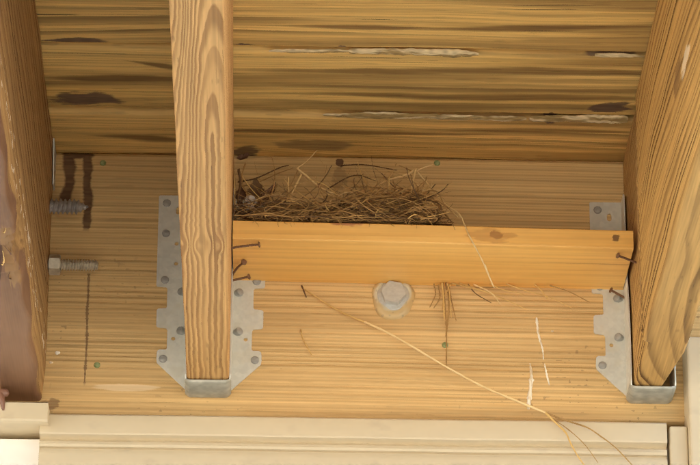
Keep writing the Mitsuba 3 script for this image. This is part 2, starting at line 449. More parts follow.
scene['mat_rusty_nail'] = {'type': 'twosided', 'bsdf': {'type': 'principled', 'base_color': mikit.proc(lambda p, n, uv: mix((.12, .06, .03), (.27, .15, .08), fbm(p.x * 500, p.y * 500, p.z * 500))), 'roughness': .6, 'metallic': .25, 'specular': .4}}
scene['mat_screw_green'] = principled(mikit.proc(lambda p, n, uv: mix((.16, .20, .07), (.30, .34, .16), noise(p.x * 900, p.z * 900))), .6, .3)

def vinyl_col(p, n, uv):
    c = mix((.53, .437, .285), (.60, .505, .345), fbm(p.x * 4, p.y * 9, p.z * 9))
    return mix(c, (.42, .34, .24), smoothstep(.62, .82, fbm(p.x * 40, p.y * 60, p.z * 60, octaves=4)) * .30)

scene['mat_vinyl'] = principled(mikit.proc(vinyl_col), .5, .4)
scene['mat_siding'] = principled(mikit.proc(lambda p, n, uv: mix((.78, .74, .66), (.83, .79, .72), fbm(p.x * 9, p.z * 60, 2))), .5, .4)
def caulk_col(p, n, uv):
    dx, dz = p.x - .1668, p.z - .1200
    d = dr.sqrt(dx * dx + dz * dz) + .004 * (noise(p.x * 200, p.z * 200) - .5)
    c = mix((.60, .54, .39), (.52, .37, .16), smoothstep(.0145, .0185, d + .12 * dr.maximum(-dz, 0)) * (.6 + .4 * noise(p.x * 90, p.z * 90)))
    return mix(c, (.30, .24, .16), smoothstep(.7, .85, noise(p.x * 330, p.z * 330, 4)) * .4)

scene['mat_caulk'] = principled(mikit.proc(caulk_col), .45, .45)
scene['mat_raw_wood'] = principled(mikit.proc(lambda p, n, uv: mix((.34, .235, .095), (.68, .55, .32), smoothstep(.36, .60, fbm(p.x * 45, p.y * 300, 3))) * (.70 + .5 * noise(p.x * 240, p.y * 900))), .7, .2)
scene['mat_dropping'] = principled(mikit.proc(lambda p, n, uv: mix((.60, .48, .30), (.84, .78, .64), smoothstep(.25, .6, fbm(p.x * 500, p.z * 160)))), .7, .2)
scene['mat_straw'] = principled(mikit.proc(lambda p, n, uv: mix((.50, .30, .085), (.74, .51, .19), fbm(p.x * 90, p.y * 90, p.z * 90))), .55, .4)
scene['mat_pale_straw'] = principled(mikit.proc(lambda p, n, uv: mix((.62, .43, .18), (.82, .64, .34), fbm(p.x * 90, p.y * 90, p.z * 90))), .5, .4)
scene['mat_dry_grass'] = principled(mikit.proc(lambda p, n, uv: mix((.25, .135, .045), (.50, .305, .110), fbm(p.x * 70, p.y * 70, p.z * 70))), .65, .3)
scene['mat_dark_grass'] = principled(mikit.proc(lambda p, n, uv: mix((.085, .046, .020), (.20, .115, .050), fbm(p.x * 70, p.y * 70, p.z * 70))), .7, .25)
scene['mat_leaf'] = principled(mikit.proc(lambda p, n, uv: mix((.085, .042, .022), (.17, .085, .045), fbm(p.x * 120, p.y * 120, p.z * 120))), .6, .35)
scene['mat_down'] = principled(mikit.proc(lambda p, n, uv: mix((.42, .40, .38), (.72, .70, .68), fbm(p.x * 200, p.y * 200, p.z * 200))), .8, .1)
scene['mat_drip'] = principled(mikit.proc(lambda p, n, uv: mix((.16, .072, .044), (.26, .135, .088), fbm(p.x * 80, p.y * 80, p.z * 80))), .4, .5)
scene['mat_patio'] = principled(mikit.proc(lambda p, n, uv: mix((.43, .43, .40), (.55, .55, .51), fbm(p.x * 1.5, p.y * 1.5, 3, octaves=4))), .85, .2)

# ---------------------------------------------------------------- setting: ground
g = trimesh.creation.box(extents=[800, 800, .2]); g.apply_translation([0, -200, GROUND - .1])
put('ground', g, 'mat_patio', smooth=False)
labels['ground'] = {'kind': 'structure', 'label': 'pale concrete ground under the deck', 'category': 'ground'}

# ---------------------------------------------------------------- house wall, siding and trim
k = thing('house_wall', 'cream clapboard house wall in the bottom left corner below the deck', 'wall')
wall = trimesh.creation.box(extents=[9, .10, 6]); wall.apply_translation([0, .10, .35])
put('sheathing', wall, 'mat_siding', k, smooth=False)
for i in range(13):                      # clapboards below the ledger, lapped like siding
    z1 = -.034 - i * .2
    prof = Polygon([(.0495, z1 + .012), (.000, z1 + .010), (-.012, z1 - .170), (-.010, z1 - .186), (.0495, z1 - .186)])
    put('siding_panel', extrude_x(prof, -3.0, .46), 'mat_siding', k, smooth=False)
for i in range(8):
    z1 = .60 + i * .2
    prof = Polygon([(.0495, z1 + .012), (.000, z1 + .010), (-.012, z1 - .170), (-.010, z1 - .186), (.0495, z1 - .186)])
    put('siding_panel', extrude_x(prof, -3.0, .46), 'mat_siding', k, smooth=False)

prof = Polygon([(.049, -.0045), (-.012, -.0050), (-.0185, -.0062), (-.0205, -.0085), (-.0215, -.0245), (-.0205, -.0262), (-.0165, -.0270), (-.0135, -.0285),
                (-.0150, -.0305), (-.0178, -.0318), (-.0185, -.0345), (-.0172, -.0366), (-.0135, -.0374), (-.0135, -.0395), (-.0172, -.0405), (-.0185, -.045), (-.019, -.072), (.049, -.072)])
def profile_run(prof, x0, x1, step=.02, wob=.0003, seed=3):
    ring = np.array(prof.exterior.coords)[:-1]
    # split the long edges so that the strip can be slightly uneven
    return sweep(ring, np.linspace(x0, x1, max(2, int((x1 - x0) / step))), lambda s, u, v: (s, u, v), None, wob, seed)
def capped(prof, x0, x1, step=.02, wob=.0003, seed=3):
    m = profile_run(prof, x0, x1, step, wob, seed)
    return m
single('trim_channel', capped(prof, -.1485, .4112), 'mat_vinyl', 'long ridged cream vinyl channel running along under the ledger board', 'trim', smooth=40)

# short end piece on the left, under the stained joist
prof = Polygon([(.030, -.0015), (-.036, -.0020), (-.0395, -.0040), (-.0400, -.0195), (-.0385, -.0212), (-.0340, -.0216), (-.0340, -.0190), (.030, -.0185)])
single('trim_end_piece', capped(prof, -.235, -.1408, .02, .0004, 5), 'mat_vinyl', 'short cream trim piece under the red stained joist, with a drip over it', 'trim', smooth=40)

k = thing('corner_trim', 'upright cream vinyl trim at the right edge beside the ledger end', 'trim')
put('post', rbox([.4302, -.032, -2.6], [.50, .049, .0725], .0025), 'mat_vinyl', k)
put('flange', rbox([.4135, -.020, -2.6], [.4300, .049, -.0095], .002), 'mat_vinyl', k)

# ---------------------------------------------------------------- ledger board
ring = rect_ring(.038, .262, .0055, 4)
led = sweep(ring, np.concatenate([np.linspace(-2.2, -.3, 8), np.linspace(-.25, .62, 90)]), lambda s, u, v: (s, u + .019, v + .1305), None, .00025, 11)
ledger = thing('ledger_board', 'wide straight grained ledger board bolted flat to the house wall', 'board')
put('board', led, 'mat_ledger', ledger)
for (x, z) in ((-.1026, .2498), (.2079, .2554), (-.101, .0483), (.2142, .0729)):
    m = lathe([(0, .0012), (.0014, .0012), (.0025, .0009), (.0029, .0002), (.0029, -.002), (0, -.002)], [x, 0, z], [0, -1, 0], 14)
    put('screw_head', m, 'mat_screw_green', ledger)

# ---------------------------------------------------------------- deck boards
for i in range(8):
    y1, y0 = -SEAM - (i - 1) * PITCH - .0038, -SEAM - i * PITCH + .0038
    if i == 0: y1 = .040
    ring = rect_ring(y1 - y0, .026, .0060, 4)
    yc = (y0 + y1) / 2
    st = np.concatenate([np.linspace(-2.2, -.3, 6), np.linspace(-.25, .475, 60)]) if i < 3 else np.linspace(-2.2, .475, 4)
    m = sweep(ring, st, lambda s, u, v: (s, yc + u, v + ZT + .0132 + (.0, .0012, .0003)[i % 3]), None, .0004 if i < 3 else 0, 40 + i)
    lab = {0: 'deck board lying over the ledger, nearest the house wall', 1: 'second deck board from the house wall, with broad dark grain streaks',
           2: 'third deck board from the wall, at the top edge with pointed arched grain'}.get(i, 'brown deck board further out than the top edge of the view')
    kk = thing('deck_board', lab, 'deck board', 'deck boards of the ceiling' if i < 3 else 'deck boards beyond the view')
    put('board', m, 'mat_deck', kk)
    if i < 3:                             # dark strip added in the outer gap so the seam reads as shadow
        n = 60
        xs = np.linspace(-.6, .474, n)
        r = np.random.default_rng(90 + i)
        prof = np.array([(-.0044, .0), (.0044, .0), (.0044, .011), (-.0044, .011)])
        put('gap_shade', sweep(prof, xs, lambda s, u, v: (s, u - SEAM - i * PITCH, v + ZT + .0100), None, .0012, 70 + i), 'mat_leaf', kk, label='added dark strip standing in for shade in the gap between deck boards')
    if i in (0, 1):
        # torn pale arris along the gap
        for (xa, xb, hw) in (((.10, .285, .0028), (.288, .3775, .0042)) if i == 0 else ((.050, .122, .0020), (.120, .2335, .0036), (.335, .378, .002))):
            n = int((xb - xa) / .0035)
            xs = np.linspace(xa, xb, n)
            r = np.random.default_rng(int(xa * 1e4) + i)
            width = hw * 1.25 * np.clip(.45 + .55 * np.sin(np.linspace(0, np.pi, n)) ** .5 + .35 * np.interp(xs, xs[::5], r.normal(0, 1, len(xs[::5]))) * .5 + r.normal(0, .06, n), .15, 1.4)
            yy = -SEAM - i * PITCH + .0002 * r.normal(0, 1, n) + .0012 * np.sin(xs * 31)
            zz = ZT + .0003 + .0003 * r.normal(0, 1, n)
            put('torn_edge', tube(np.stack([xs, yy, zz], 1), width, 8, .30), 'mat_raw_wood', kk, smooth=True, label='pale torn edge of a deck board')

# ---------------------------------------------------------------- joists
ST = np.concatenate([np.linspace(-.001, -.16, 60), np.linspace(-.166, -.9, 90), [-.98]])
def joist(xc, seed, shape=None, wob=.0003, r=.004, zb=ZB):
    ring = rect_ring(JW, ZT - zb, r, 4)
    return sweep(ring, ST, lambda s, u, v: (u + xc, s, v + (ZT + zb) / 2), shape, wob, seed)
mid = thing('joist', 'pale joist in the middle with wavy grain on its underside', 'joist')
put('beam', joist(0, 21), 'mat_joist', mid)

def right_shape(s, rg):
    y = -s
    z = rg[:, 1]
    edge = .137 + .003 * np.sin(z * 130) + .002 * np.sin(z * 410 + 1)
    inner = 1 - np.clip((y - edge) / .0018, 0, 1)            # recessed near the ledger
    left = rg[:, 0] < -JW / 2 + .006
    rg[:, 0] += np.where(left, .0036 * inner - .0018, 0)
    c = .0125 * np.clip(1.10 - (y - .02) / .10, 0, 1)       # bark edge missing at the lower right corner
    h = c * 1.25
    lo = -(ZT - ZB) / 2
    if c > 1e-4:
        lim = JW / 2 - c * np.clip(1 - (z - lo) / h, 0, 1)
        rg[:, 0] = np.minimum(rg[:, 0], lim)
    return rg
rj = thing('joist', 'weathered joist on the right showing its broad rough side face', 'joist')
put('beam', joist(SP, 31, right_shape, .0005), 'mat_weathered_joist', rj)
r = np.random.default_rng(5)
for i in range(16):                     # torn fibres along the step in its face
    z = ZB + .004 + .012 * i + r.uniform(-.003, .003)
    if i > 9 and r.uniform() < .5: continue
    x = SP - JW / 2 - .0012
    y = -.137 - .003 * math.sin((z - .142) * 130)
    L = r.uniform(.010, .024)
    lean = r.uniform(.1, .5)
    ctrl = [[x + .001, y + .001, z], [x - .0007, y + .15 * L * lean, z + .5 * L], [x - .0004, y - L * lean * .4, z + L]]
    put('splinter', straw(ctrl, r.uniform(.0008, .0016), 8, .15, 5, .45), 'mat_dry_grass' if i % 2 else 'mat_weathered_joist', rj)

def left_shape(s, rg):
    y = -s
    low = np.clip(1 - (rg[:, 1] + (ZT - ZL) / 2) / .03, 0, 1)
    d = .0035 * np.exp(-((y - .33) / .05) ** 2) * (1 + np.sin(y * 420 + rg[:, 0] * 300))
    rg[:, 1] += low * d
    rg[:, 0] -= np.where(rg[:, 0] > 0, low * (.0025 + .0015 * np.sin(y * 60) + d), 0)
    return rg
lj = thing('joist', 'red stained joist at the left edge with torn fibres on its lower corner', 'joist')
put('beam', joist(XL - JW / 2, 51, left_shape, .0007, .004, ZL), 'mat_stained_joist', lj)
for i in range(7):                     # torn golden fibres at its lower corner
    y = r.uniform(-.39, -.27)
    x = XL - r.uniform(.002, .026)
    L = r.uniform(.012, .035)
    z = ZL + .0005
    ctrl = [[x, y, z + .002], [x + r.uniform(-.003, .003), y - L * .5, z - .0016], [x + r.uniform(-.006, .006), y - L, z + .0005]]
    put('splinter', straw(ctrl, r.uniform(.0006, .0012), 8, .15, 5, .5), 'mat_straw' if i % 3 else 'mat_leaf', lj)
def drip_mesh():
    import manifold3d as m3
    parts = []
    def chain(pts):
        for a, b in zip(pts[:-1], pts[1:]):
            parts.append(m3.Manifold.batch_hull([m3.Manifold.sphere(a[3], 20).translate(list(a[:3])), m3.Manifold.sphere(b[3], 20).translate(list(b[:3]))]))
    chain([(-.196, -.034, .0060, .0048), (-.186, -.0365, .0050, .0046), (-.180, -.0365, .0060, .0040)])
    chain([(-.184, -.0380, .003, .0038), (-.1815, -.0400, -.0030, .0026), (-.1805, -.0405, -.0085, .0016), (-.1802, -.0405, -.0110, .0012)])
    m = m3.Manifold.batch_boolean(parts, m3.OpType.Add).refine_to_length(.0016)
    mm = m.to_mesh()
    t = trimesh.Trimesh(mm.vert_properties[:, :3], mm.tri_verts, process=True)
    trimesh.smoothing.filter_taubin(t, iterations=14)
    return t
put('stain_drip', drip_mesh(), 'mat_drip', lj, smooth=True, label='pinkish brown drip of stain hanging from the joist end')

# ---------------------------------------------------------------- joist hangers
SEAT = ZB - .0016
HANG_LOW = .0030
def flange(side, x_side, cut_top=.197):
    pts = [(0, .0045), (.0265, .0300), (.0272, .0335), (.0268, .0415), (.0250, .0432), (.0190, .0432), (.0180, .0445), (.0180, .0620), (.0190, .0640), (.0270, .0650), (.0282, .0665), (.0282, .0815), (.0270, .0832),
           (.0200, .0838), (.0190, .0850), (.0190, .1030), (.0200, .1045), (.0282, .1052), (.0292, .1065), (.0292, cut_top - .001), (.0282, cut_top), (0, cut_top)]
    P = Polygon([(x_side + side * w, SEAT + h) for w, h in pts])
    from shapely.geometry import Point, LineString
    for (w, h, L) in ((.0112, .1830, .0035), (.0118, .1480, 0), (.0118, .1280, 0), (.0125, .0540, 0)):      # punched holes left empty
        c = (x_side + side * w, SEAT + h)
        P = P.difference(LineString([c, (c[0], c[1] - L)]).buffer(.0021, 6) if L else Point(c).buffer(.0019, 6))
    return P
def hanger(xc, label, left=True, right=True, tall=.1965):
    k = thing('joist_hanger', label, 'joist hanger')
    xl, xr = xc - JW / 2 - .0014, xc + JW / 2 + .0014
    # seat: a folded tray under the joist end, front edge rolled
    prof = [(-.0372, SEAT - .0026), (-.0384, SEAT - .0012), (-.0382, SEAT + .0002), (-.0365, SEAT + .0010), (-.0010, SEAT + .0010), (-.0010, SEAT - .0026)]
    ring = np.array(prof)
    xs = np.concatenate([np.linspace(xl - .0004, xl + .006, 8), np.linspace(xl + .008, xr - .008, 6), np.linspace(xr - .006, xr + .0004, 8)])
    def seat_shape(s, rg):
        e = min(s - xl, xr - s)
        lift = .0035 * max(0, 1 - e / .005) ** 2
        rg[:, 1] += lift
        rg[:, 0] = np.where(rg[:, 0] < -.03, rg[:, 0] + 1.2 * lift, rg[:, 0])
        return rg
    put('seat', sweep(ring, xs, lambda s, u, v: (s, u, v), seat_shape, .0002, 5), 'mat_shaded_zinc', k, smooth=40)
    for s, x, on in ((-1, xl, left), (1, xr, right)):
        side = Polygon([(-.001, SEAT + .002), (-.036, SEAT + .002), (-.0375, SEAT + .006), (-.0365, SEAT + .070), (-.028, SEAT + .110), (-.022, SEAT + tall - .004), (-.020, SEAT + tall), (-.001, SEAT + tall)])
        put('side_plate', extrude_x(side, min(x, x - s * .0013), max(x, x - s * .0013)), 'mat_galvanised', k, smooth=False)
        if not on: continue
        put('flange', extrude_y(flange(s, x, tall), -.0017, -.0004), 'mat_galvanised', k, smooth=False)
        for (w, h) in ((.0218, .1885), (.0218, .158), (.0216, .1115), (.0212, .0340)):
            m = lathe([(0, .0013), (.0020, .0013), (.0033, .0010), (.0038, .0003), (.0038, -.003), (0, -.003)], [x + s * w, -.0017, SEAT + h], [0, -1, 0], 18)
            put('nail_head', m, 'mat_zinc_nail', k, smooth=40)
        for h in (.0615, .1000):         # slanted nails in the bend
            m = lathe([(0, .0016), (.0020, .0015), (.0034, .0010), (.0038, .0002), (.0038, -.006), (0, -.006)], [x + s * .0065, -.0030, SEAT + h], [s * .75, -1, .1], 18)
            put('nail_head', m, 'mat_zinc_nail', k, smooth=40)
    return k
hanger(0, 'galvanised joist hanger with two notched flanges holding the middle joist')
hk = hanger(SP, 'galvanised joist hanger cradling the right joist, partly behind the shelf', right=False)
hl = thing('joist_hanger', 'thin grey hanger edge visible beside the left stained joist', 'joist hanger')
side = Polygon([(-.001, SEAT + .200), (-.016, SEAT + .200), (-.022, SEAT + .215), (-.030, ZT - .012), (-.034, ZT - .004), (-.001, ZT - .004)])
scene[hl] = mikit.ply(extrude_x(side, XL + .0006, XL + .0018), 'mat_galvanised', smooth=False)

# ---------------------------------------------------------------- shelf and its nails
ring = rect_ring(.0965, .0182, .0016, 3)
def shelf_to3(s, u, v):
    tilt = .1420 - .0038 * (s - .02) / .36
    return s, u - .0485, v + tilt - .00
shelf = sweep(ring, np.linspace(.0205, .3775, 60), shelf_to3, None, .00025, 61)
single('shelf_board', shelf, 'mat_shelf', 'clean orange pine board nailed between two joists as a shelf', 'shelf')

def nail(head, tip, label, bend=None):
    head, tip = np.array(head), np.array(tip)
    d = (tip - head) / np.linalg.norm(tip - head)
    k = thing('nail', label, 'nail')
    pts = [head, (head + tip) / 2 + (bend if bend is not None else 0), tip + d * .008]
    put('shank', tube(curve(pts, 8), .00105, 8), 'mat_rusty_nail', k, smooth=40)
    put('head', lathe([(0, -.0008), (.0019, -.0008), (.0026, -.0004), (.0027, .0003), (.0022, .0007), (0, .0008)], head, d, 16), 'mat_rusty_nail', k, smooth=40)
nail((.0440, -.0930, .1290), (.0190, -.0900, .1262), 'rusty nail at the shelf left end, upper one, pointing right', np.array([0, 0, .0006]))
nail((.0350, -.0250, .1268), (.0190, -.0180, .1255), 'rusty nail at the shelf left end, lowest one by the hanger')
nail((.0305, -.0520, .1295), (.0215, -.0260, .1292), 'short bent nail lying between the two longer nails at the shelf left end', np.array([-.002, 0, -.0005]))
nail((.3640, -.0900, .1252), (.3790, -.0830, .1225), 'rusty nail at the shelf right end, upper one')
nail((.3655, -.0120, .1245), (.3796, -.0060, .1190), 'rusty nail at the shelf right end, lower one above the hanger')

# ---------------------------------------------------------------- bolts
def threaded(x0, x1, y, z, r_core, r_out, pitch, mat, parent, tipped=False, name='thread'):
    xs = np.arange(x0, x1, pitch / 8)
    n = 28
    ang = np.arange(n) * 2 * np.pi / n
    V = []
    for x in xs:
        ph = ((x / pitch) + ang / (2 * np.pi)) % 1.0
        tri = np.clip(1 - np.abs(ph - .5) * 2 * 1.5 + .15, 0, 1)
        e = (x - x0) / (x1 - x0)
        k = 1.0
        if tipped and e > .74: k = max(.12, 1 - (e - .74) / .26 * .85)
        if not tipped and e > .95: k = 1 - .2 * (e - .95) / .05
        R = (r_core + (r_out - r_core) * tri) * k
        V.append(np.stack([np.full(n, x), y + R * np.cos(ang), z + R * np.sin(ang)], 1))
    m = len(xs)
    V = np.vstack(V)
    i, j = np.meshgrid(np.arange(m - 1), np.arange(n), indexing='ij')
    a, b = (i * n + j).ravel(), (i * n + (j + 1) % n).ravel()
    F = np.vstack([np.stack([a, b, b + n], 1), np.stack([a, b + n, a + n], 1)])
    c0 = len(V); V = np.vstack([V, [x0, y, z], [xs[-1] + .0006, y, z]])
    kk = np.arange(n)
    F = np.vstack([F, np.stack([np.full(n, c0), (kk + 1) % n, kk], 1), np.stack([np.full(n, c0 + 1), (m - 1) * n + kk, (m - 1) * n + (kk + 1) % n], 1)])
    t = trimesh.Trimesh(V, F, process=False)
    if t.volume < 0: t.invert()
    put(name, t, mat, parent, smooth=35)
BY = -.020
lag = thing('lag_screw', 'dark coarse threaded lag screw tip sticking out of the left joist', 'screw')
threaded(XL - .004, -.1135, BY, .1958, .0048, .0074, .0041, 'mat_lag', lag, True)
bolt = thing('bolt', 'steel bolt end with hexagonal nut sticking out of the left joist', 'bolt')
threaded(XL - .004, -.1025, BY, .1378, .0040, .0055, .0025, 'mat_bolt', bolt)
nut = trimesh.creation.cylinder(radius=.0096, height=.0100, sections=6)
nut.apply_transform(trimesh.transformations.rotation_matrix(math.radians(14), [0, 0, 1]))
nut.apply_transform(trimesh.geometry.align_vectors([0, 0, 1], [1, 0, 0])); nut.apply_translation([XL + .0063, BY, .1378])
import manifold3d as m3
ball = lathe([(0, -.0052), (.0086, -.0052), (.0100, -.0040), (.0100, .0040), (.0086, .0052), (0, .0052)], [XL + .0063, BY, .1378], [1, 0, 0], 40)
def mani(t):
    t = trimesh.Trimesh(t.vertices, t.faces, process=True); t.merge_vertices()
    return m3.Manifold(m3.Mesh(np.asarray(t.vertices, np.float32), np.asarray(t.faces, np.uint32)))
put('nut', (mani(nut) ^ mani(ball)), 'mat_bolt', bolt, smooth=25)

# bolt through the ledger, in a ring of sealant
k = thing('bolt', 'hexagonal bolt head in a ring of yellowed sealant under the shelf', 'bolt')
bx, bz = .1668, .1200
hexa = trimesh.creation.cylinder(radius=.0115, height=.0080, sections=6)
hexa.apply_transform(trimesh.transformations.rotation_matrix(math.radians(20), [0, 0, 1]))
hexa.apply_transform(trimesh.geometry.align_vectors([0, 0, 1], [0, -1, 0])); hexa.apply_translation([bx, -.0075, bz])
dome = lathe([(0, -.006), (.0112, -.006), (.0119, -.0045), (.0119, .0030), (.0106, .0043), (0, .0046)], [bx, -.0075, bz], [0, -1, 0], 40)
put('head', mani(hexa) ^ mani(dome), 'mat_grey_zinc', k, smooth=25)
put('washer', lathe([(0, 0), (.0142, 0), (.0148, .0006), (.0148, .0020), (.0140, .0026), (0, .0026)], [bx, -.0012, bz], [0, -1, 0], 40), 'mat_grey_zinc', k, smooth=35)
def caulk():
    prof = [(.0110, -.001), (.0135, .0032), (.0160, .0040), (.0185, .0026), (.0196, .0002), (.0196, -.002)]
    n = 56; V = []
    for a in np.linspace(0, 2 * np.pi, n, endpoint=False):
        for rr, h in prof:
            f = 1 + .03 * math.sin(3 * a + 1) + .02 * math.sin(7 * a)
            sag = max(0, -math.sin(a)) ** 3 * .0042 if rr > .014 else 0
            sag *= 1 + .3 * math.sin(5 * a)
            R = rr * f + sag
            V.append((bx + R * math.cos(a), -h * (1 + .25 * math.sin(4 * a + rr * 300)), bz + R * math.sin(a)))
    V = np.array(V); m = len(prof)
    i, j = np.meshgrid(np.arange(n), np.arange(m - 1), indexing='ij')
    a, b = (i * m + j).ravel(), (((i + 1) % n) * m + j).ravel()
    F = np.vstack([np.stack([a, b, b + 1], 1), np.stack([a, b + 1, a + 1], 1)])
    t = trimesh.Trimesh(V, F, process=False)
    if t.face_normals[:, 1].mean() > 0: t.invert()
    return t
put('sealant', caulk(), 'mat_caulk', k, smooth=True)

# ---------------------------------------------------------------- bird nest
nest = thing('bird_nest', 'untidy bird nest of dry grass lying on the shelf board', 'nest')
TOP = .1525
def top_of(x):
    return np.interp(x, [.02, .035, .06, .085, .11, .14, .17, .195, .212, .225], [.174, .184, .184, .178, .181, .188, .195, .194, .171, .153])
# mound of packed debris under the strands
nx, ny = 60, 22
gx, gy = np.meshgrid(np.linspace(.021, .216, nx), np.linspace(-.0935, -.002, ny), indexing='ij')
P = np.stack([gx.ravel(), gy.ravel(), np.zeros(gx.size)], 1)
s = np.clip(np.minimum(1, (P[:, 1] + .0945) / .030), 0, 1) ** .7
e = np.clip(np.minimum((P[:, 0] - .0195) / .01, (.212 - P[:, 0]) / .035), 0, 1) ** .8
h = (top_of(P[:, 0]) - TOP - .007) * (.55 + .45 * np.clip((P[:, 1] + .094) / .05, 0, 1)) * s * e
P[:, 2] = TOP - .001 + np.maximum(0, h + .0028 * vnoise(P, 220, 3) + .0016 * vnoise(P, 600, 4)) * np.minimum(s, e)
i, j = np.meshgrid(np.arange(nx - 1), np.arange(ny - 1), indexing='ij')
a = (i * ny + j).ravel()
F = np.vstack([np.stack([a, a + ny, a + ny + 1], 1), np.stack([a, a + ny + 1, a + 1], 1)])
# close it underneath
top = trimesh.Trimesh(P, F, process=False)
put('packed_debris', top, 'mat_dark_grass', nest, smooth=True, kind='stuff')
def strand(r, zr=(0, 1)):
    x = .024 + .184 * r.uniform() ** .75; y = -.006 - .084 * r.uniform() ** .8
    low = r.uniform() < .34
    if low: y = r.uniform(-.0985, -.070)
    L = r.uniform(.018, .075)
    yaw = r.normal(0, .45) + (math.pi if r.uniform() < .5 else 0)
    if r.uniform() < .22: yaw = r.uniform(0, 6.28)
    curl = r.normal(0, 22)
    hh = top_of(x)
    fy = .62 + .38 * min(1, (y + .095) / .04)
    z = TOP + .001 + (hh - TOP) * fy * r.uniform(.12, 1.04) ** .7
    if low: z = TOP + .0012 + .016 * r.uniform() ** 1.5
    pitch = r.normal(.03, .26); pc = r.normal(-5, 9)
    p = np.array([x, y, z]); pts = [p.copy()]
    m = 9
    for _ in range(m):
        yaw += curl * L / m; pitch += pc * L / m
        p = p + L / m * np.array([math.cos(yaw) * math.cos(pitch), math.sin(yaw) * math.cos(pitch), math.sin(pitch)])
        q = p.copy()
        q[0] = max(q[0], .0212); q[1] = min(max(q[1], -.1015), -.003); q[2] = max(q[2], TOP + .0008)
        pts.append(q)
    if max(q[0] for q in pts) > .2125 + .012 * r.uniform() ** 2: return strand(r)
    w = .00022 + .0008 * r.uniform() ** 2.4
    return tube(np.array(pts), w * np.linspace(1, .5, m + 1), 4, r.uniform(.4, 1))
r = np.random.default_rng(12)
put('dark_strands', trimesh.util.concatenate([strand(r) for _ in range(560)]), 'mat_dark_grass', nest, smooth=True, kind='stuff')
put('grass_strands', trimesh.util.concatenate([strand(r) for _ in range(960)]), 'mat_dry_grass', nest, smooth=True, kind='stuff')
put('pale_strands', trimesh.util.concatenate([strand(r) for _ in range(130)]), 'mat_straw', nest, smooth=True, kind='stuff')
for i in range(26):                      # short blades that spill over the front edge of the shelf
    x = r.uniform(.026, .205); d = r.uniform(-.012, .012)
    put('blade', straw([(x, -.088, TOP + .004), (x + d * .5, -.0960, TOP + .0042), (x + d, -.0995, TOP + .001 - r.uniform(.0, .006)), (x + d * 1.3, -.1003, TOP - .004 - r.uniform(0, .006))], r.uniform(.0003, .0006), 8, .4), ('mat_dry_grass', 'mat_dark_grass', 'mat_straw')[i % 3], nest, smooth=True)
for i in range(16):                      # stray stems sticking up
    x = r.uniform(.024, .20); y = r.uniform(-.08, -.03); a = r.normal(0, .7); L = r.uniform(.015, .035); z = top_of(x) - .006
    put('blade', straw([(x, y, z), (x + .5 * L * math.sin(a), y, z + .5 * L * math.cos(a)), (x + L * math.sin(a * 1.25), y + .004, z + L * math.cos(a * 1.25))], r.uniform(.0004, .0009), 8, .3), ('mat_dry_grass', 'mat_straw', 'mat_pale_straw', 'mat_dark_grass')[i % 4], nest, smooth=True)
YN = -.05
